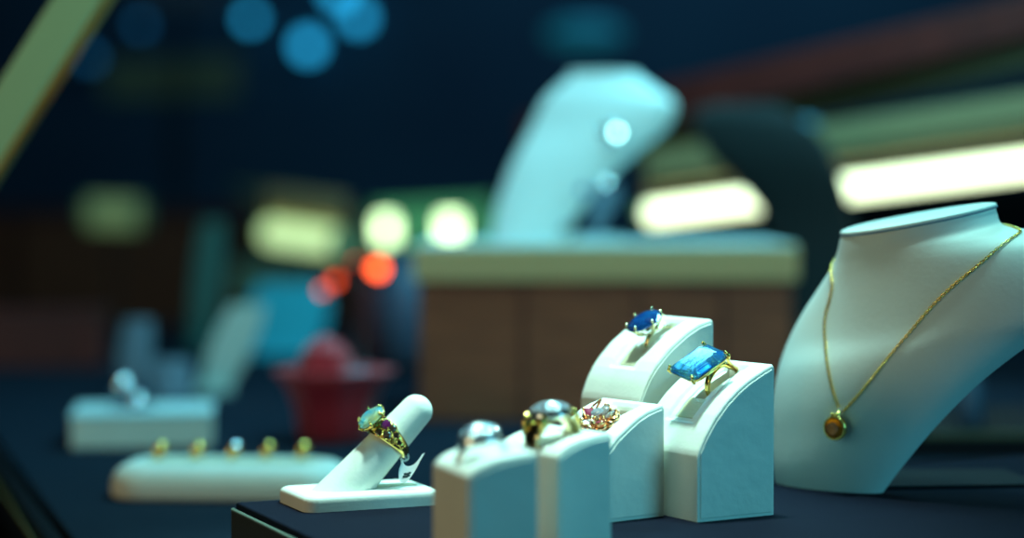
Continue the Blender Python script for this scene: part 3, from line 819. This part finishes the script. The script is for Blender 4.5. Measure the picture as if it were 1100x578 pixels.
# dark figurine vases
g = thing('vase', 'tall dark maroon vase standing behind the red basket', 'vase', ((400 - 550) / F * 150, 150, ZD + .003))
MB().rings(lathe([(1.1, 0), (1.5, .6), (1.7, 3), (1.5, 5.5), (1.0, 7.0), (1.15, 7.8), (.9, 7.9)])).build('vase_body', M['darkred'], g, smooth=True)
MB().rings(lathe([(1.15, 7.8), (1.3, 7.9), (1.2, 8.05), (.9, 7.95)])).build('lip', M['darkred'], g, smooth=True)
g = thing('vase', 'dark blue-grey round-shouldered vase left of the wooden riser', 'vase', ((436 - 550) / F * 140, 140, ZD + .003))
MB().rings(lathe([(1.2, 0), (1.9, 1), (2.1, 4), (1.9, 6.2), (1.1, 7.4), (.8, 8.0), (.95, 8.6), (.7, 8.6)])).build('vase_body', M['greyblue'], g, smooth=True)
MB().rings(lathe([(.9, 8.5), (1.05, 8.62), (.9, 8.75), (.65, 8.6)])).build('lip', M['greyblue'], g, smooth=True)

# red indicator lamps on a dark post
pp_ = Vector(((385 - 550) / F * 133, 133.6, ZD + .003))
g = thing('signal_post', 'thin dark post carrying small glowing red bulbs in front of the maroon vase', 'post', pp_)
MB().rings(lathe([(1.2, 0), (1.1, .2), (.2, .4), (.16, 6), (.14, 7.4)])).build('post', M['black'], g, smooth=True)
MB().beam((-2.6, 0, 6.3), (1.5, 0, 7.0), .2, .2).build('crossbar', M['black'], g)
for (px, py, rr2, st_, lab) in ((406, 289, .50, 'ledred', 'brightest red bulb'), (360, 302, .32, 'ledreddim', 'dim red bulb'), (346, 312, .26, 'ledreddim', 'dim red bulb'), (382, 281, .16, 'ledreddim', 'dim red bulb')):
    c_ = P(px, py, 133) - pp_
    o = MB().ball(c_, rr2, 14, 9).build('bulb', M[st_], g, smooth=True); o['label'] = lab

# ------------------------------------------------------------------ the lit tube and the canopy above it
def lamp_tube(label, a_, b_, r_, memit, refl=None, hood=(1.4, 4.0), grp=None, name='tube_lamp', foot=None):
    a_, b_ = Vector(a_), Vector(b_); c_ = (a_ + b_) / 2
    g = thing(name, label, 'tube lamp', c_, 0, grp)
    t = (b_ - a_).normalized()
    a2, b2 = a_ - c_, b_ - c_
    MB().tube([a2 + t * .6, b2 - t * .6], r_, 20).build('glass_tube', memit, g, smooth=True, auto=50)
    for p, q in ((a2, a2 + t * .7), (b2 - t * .7, b2)):
        MB().tube([p, q], r_ * 1.06, 20).build('end_cap', M['sage'], g, smooth=True, auto=50)
    if refl:
        up = Vector((0, 0, 1)); m = MB(); rs = []
        prof_ = [(-.2, hood[0]), (-1.4, hood[0] - .1 + .3), (-1.9, hood[1] * .62), (-1.6, hood[1]), (1.6, hood[1]), (1.9, hood[1] * .62), (1.4, hood[0] + .2)]
        for p in (a2, b2): rs.append([p + Vector((0, y_, z_)) for y_, z_ in prof_])
        m.rings(rs).build('hood', refl, g, bevel=.1)
    if foot is not None:
        MB().tube([Vector((0, 0, -r_ * .9)), Vector((0, 0, foot + .02 - c_.z))], .25, 8).build('pole', M['black'], g)
    return g
TA, TB = P(692, 231, 150), P(1290, 153, 122)
lamp_tube('long bright white-green tube lamp crossing behind both busts at the right', TA, TB, .85, M['tube'], M['reflector'], (1.7, 4.6))
cb = thing('case_canopy', 'dark wooden canopy rails rising to the right above the long lit tube', 'canopy', Vector((45, 125, ZD)))
o_ = Vector((45, 125, ZD))
def railq(pts, d0, d1, thick, m_, nm):
    q = [P(pts[0][0], pts[0][1], d0), P(pts[1][0], pts[1][1], d1), P(pts[2][0], pts[2][1], d1), P(pts[3][0], pts[3][1], d0)]
    MB().prism([p - o_ for p in q], (0, thick, 0)).build(nm, m_, cb, bevel=.1)
railq([(560, 126), (1330, -60), (1330, -15), (560, 168)], 160, 118, 4, M['maroon'], 'maroon_rail')
railq([(640, 152), (1330, -14), (1330, 22), (640, 178)], 160, 118, 3, M['olive'], 'olive_rail')
MB().box(-3, -9, 0, 3, 8, 32).build('end_post', M['maroon'], cb, bevel=.2)

lamp_tube('dim yellow-green tube lamp sloping down to the right above the cyan card', P(288, 250, 190), P(372, 262, 180), 1.3, M['tube3'], M['trim'], (1.6, 4.2), foot=ZD)
lamp_tube('faint green tube lamp at the far left of the shop', P(92, 229, 250), P(156, 231, 250), 1.9, M['tube4'], None, foot=-95)
lamp_tube('short round-looking green-white lamp left of the far bust', P(401, 247, 250), P(430, 246, 250), 1.4, M['tube2'], None, foot=-95)
lamp_tube('short green-white lamp directly beside the far bust', P(468, 246, 250), P(500, 245, 250), 1.5, M['tube2'], None, foot=-95)
# boards on poles behind, one with an added green glow
def panel(name, label, cat, pts, d, m_, thick=1.0, foot=True):
    q = [P(x, y, d) for x, y in pts]; c_ = sum(q, Vector()) / len(q); c_.z = min(p.z for p in q)
    g = thing(name, label, cat, c_)
    MB().prism([p - c_ for p in q], (0, thick, 0)).build('panel', m_, g, bevel=.1)
    MB().tube([Vector((0, thick / 2, .2)), Vector((0, thick / 2, -95 - c_.z))], .5, 8).build('pole', M['black'], g)
    return g
M['deepgreen'] = mat('green_reflection_board', (.30, .50, .36), .6)
M['oliveboard'] = mat('olive_board', (.30, .30, .16), .7)
M['lav'] = mat('lavender_board', (.22, .24, .34), .7)
M['glowgreen'] = emis('green_glow_board', (.10, .50, .22), .28)
panel('glow_board', 'plain green board with an added glow behind the two short round lamps', 'glow board', [(400, 222), (530, 214), (530, 262), (400, 268)], 262, M['glowgreen'])  # board given its own emission to add green around the lamps
panel('plain_board', 'grey-green board standing in for a reflection just above the cyan card at the left', 'board', [(250, 280), (345, 288), (345, 330), (250, 325)], 272, M['deepgreen'])  # added board, its colour stands in for a greenish reflection
panel('plain_board', 'dark olive board high up left of centre', 'board', [(112, 66), (255, 60), (255, 104), (112, 106)], 345, M['oliveboard'])
panel('plain_board', 'pale lavender board cut by the top edge of the picture', 'board', [(150, -30), (235, -32), (240, 8), (145, 6)], 330, M['lav'])
panel('plain_board', 'dark teal board above the sloping yellow-green lamp', 'board', [(245, 200), (330, 205), (382, 232), (300, 232)], 285, M['oliveboard'])

# blue lamps on the back wall, and the hanging cyan shade
for k, (px, py, rr2, mm, lab) in enumerate(((331, 49, 2.3, 'led', 'lowest blue wall lamp of the cluster at the upper left'), (385, 19, 2.1, 'led', 'rightmost blue wall lamp of the upper left cluster'),
        (269, 20, 1.5, 'led', 'blue wall lamp left of the others near the top edge'), (364, -8, 2.3, 'led', 'bright blue wall lamp half out at the top edge'),
        (151, 27, 1.3, 'leddim', 'faint blue wall lamp near the upper left diagonal post'), (96, 62, 1.5, 'leddim', 'faint blue wall lamp partly behind the diagonal post'))):
    p = P(px, py, 456)
    g = thing('wall_lamp', lab, 'wall lamp', p + Vector((0, 3.95, 0)), group='blue lamps on the dark back wall')
    MB().ball((0, -3.9, 0), rr2, 16, 10).build('bulb', M[mm], g, smooth=True)
    MB().tube([(0, -3.5, 0), (0, -.05, 0)], [rr2 * .5, rr2 * .8], 14).build('socket', M['black'], g, smooth=True)
p = P(628, 36, 330)
g = thing('pendant_lamp', 'dim cyan oval pendant lamp hanging at the top centre', 'pendant lamp', p)
MB().ball((0, 0, 0), 6.0, 28, 14, (1.05, 1, .36)).build('lamp_shade', M['shade'], g, smooth=True)
MB().tube([(0, 0, 1.8), (0, 0, 169.5 - p.z)], .2, 6).build('cord', M['black'], g)
MB().rings(lathe([(3, 168.9 - p.z), (3, 169.9 - p.z)])).build('ceiling_rose', M['black'], g)

# dark cabinets further back in the shop
g = thing('wall_cabinet', 'dark brown cabinet far behind the blurred cards at the left', 'cabinet', (-62, 330, -95))
MB().box(-50, -15, 0, 55, 15, 104).build('cabinet_body', M['maroon'], g, bevel=.3)
for x in (-50, -15, 20):
    f_ = MB().box(x + 1, -16, 4, x + 34, -15, 102).build('door', M['wood'], g, bevel=.2)
    MB().ball((x + 31, -16.8, 60), 1, 10, 7).build('handle', M['brass'], f_)
g = thing('wall_cabinet', 'dark cabinet behind the busts on the right side of the shop', 'cabinet', (75, 280, -95))
MB().box(-55, -15, 0, 60, 15, 108).build('cabinet_body', M['darkbust'], g, bevel=.3)
for x in (-55, -17, 21):
    f_ = MB().box(x + 1, -16, 4, x + 37, -15, 106).build('door', M['blackmatte'], g, bevel=.2)
    MB().ball((x + 34, -16.8, 60), 1, 10, 7).build('handle', M['brass'], f_)

# dim things behind the right bust
g = thing('display_step', 'dark olive-edged step behind the right-hand bust', 'step', (26, 100, ZD + .003))
MB().box(-12, -6, 0, 14, 6, 1.2).build('step_body', M['blackmatte'], g, bevel=.1)
MB().box(-12.1, -6.1, 1.0, 14.1, -5.95, 1.25).build('edge_strip', M['olive'], g)
g = thing('bottle', 'small blue-grey upright bottle in the dark behind the right-hand bust', 'bottle', ((1043 - 550) / F * 97, 97, ZD + 1.26))
MB().rings(lathe([(.62, 0), (.68, .1), (.68, 1.9), (.45, 2.3), (.25, 2.5), (.25, 2.7)])).build('bottle_body', M['greyblue'], g, smooth=True)
MB().rings(lathe([(.32, 2.65), (.32, 3.0), (.2, 3.05)])).build('cap', M['black'], g, smooth=True)
g = thing('lamp_shade', 'small pale blue shade peeping over the charcoal bust', 'lamp shade', P(864, 142, 150) - Vector((0, 0, 1.2)))
MB().rings(lathe([(1.6, 0), (1.3, 1.0), (.9, 2.0), (.2, 2.2)])).build('shade', M['paleblue'], g, smooth=True)
MB().tube([(0, 0, 0), (0, 0, ZD - P(864, 142, 150).z + 1.2)], .12, 6).build('stem', M['black'], g)

# diagonal frame post at the left
pa_, pb_ = P(-150, 372, 84), P(215, -205, 84)
g = thing('frame_post', 'slanted pale green metal post with brass edge at the upper left', 'frame post', Vector((P(-275, 570, 84).x, 84, -5)))
gl = Vector((P(-275, 570, 84).x, 84, -5))
a_, b_ = P(-275, 570, 84), P(215, -205, 84)
MB().beam(a_ - gl, b_ - gl, 1.75, 1.2).build('post_body', M['sage'], g, bevel=.12)
dirv = (b_ - a_).normalized(); sidev = Vector((dirv.z, 0, -dirv.x))
MB().beam(a_ - gl + sidev * 1.0, b_ - gl + sidev * 1.0, .22, 1.0).build('brass_edge', M['brass'], g, bevel=.03)
MB().box(-2.2, -1.5, 0, 2.2, 1.5, .5).build('foot', M['black'], g, bevel=.1)

# ------------------------------------------------------------------ case lamps and added fill lights
def area(name, loc, target, sx, sy, power, color, spread=180):
    l = bpy.data.lights.new(name, 'AREA'); l.shape = 'RECTANGLE'; l.size = sx * S; l.size_y = sy * S; l.energy = power; l.color = color; l.spread = math.radians(spread)
    o = bpy.data.objects.new(name, l); col.objects.link(o); o.location = Vector(loc) * S
    d = Vector(target) - Vector(loc); o.rotation_euler = d.to_track_quat('-Z', 'Y').to_euler(); return o
def spot(name, loc, target, power, color, size, ang, blend=.4):
    l = bpy.data.lights.new(name, 'SPOT'); l.energy = power; l.color = color; l.shadow_soft_size = size * S; l.spot_size = math.radians(ang); l.spot_blend = blend
    o = bpy.data.objects.new(name, l); col.objects.link(o); o.location = Vector(loc) * S
    d = Vector(target) - Vector(loc); o.rotation_euler = d.to_track_quat('-Z', 'Y').to_euler(); return o
spot('case_spotlight', KEY, (-1, 60, 0), 17.5, (.58, 1.0, .92), 2.2, 40, .85)
area('case_strip_light', (15, 68, 48), (7, 66, 0), 18, 8, 1.7, (.38, 1.0, .95))
area('rear_case_light', (8, 114, 55), (0, 122, 5), 50, 14, 4.8, (.22, .80, 1.0))
area('cyan_side_fill', (78, 8, 24), (4, 62, 2), 40, 40, 3.0, (.12, .70, .95))  # added cyan fill for the right-hand faces, source unseen
area('warm_side_fill', (-75, 25, 25), (0, 62, 2), 40, 30, 1.2, (1.0, .88, .50))  # added warm fill for the left-facing fronts, source unseen
area('back_wall_fill', (50, 330, 160), (50, 450, -20), 60, 30, 13, (.18, .6, 1.0))  # added blue light that lifts the dark back wall

w = bpy.data.worlds.new('shop_ambient'); bpy.context.scene.world = w; w.use_nodes = True
w.node_tree.nodes['Background'].inputs[0].default_value = (.12, .35, .55, 1)
w.node_tree.nodes['Background'].inputs[1].default_value = .012

# ------------------------------------------------------------------ camera
cd = bpy.data.cameras.new('camera'); co = bpy.data.objects.new('camera', cd); col.objects.link(co)
co.location = (0, 0, CAMZ * S); co.rotation_euler = (PI / 2 - PITCH, 0, 0)
cd.sensor_width = 36; cd.lens = 72; cd.clip_start = .01; cd.clip_end = 50
cd.dof.use_dof = True; cd.dof.focus_distance = .625; cd.dof.aperture_fstop = 4.2; cd.dof.aperture_blades = 0
bpy.context.scene.camera = co
vs = bpy.context.scene.view_settings
vs.view_transform = 'Standard'; vs.look = 'None'; vs.exposure = 0.0; vs.gamma = 1.0; vs.use_curve_mapping = False
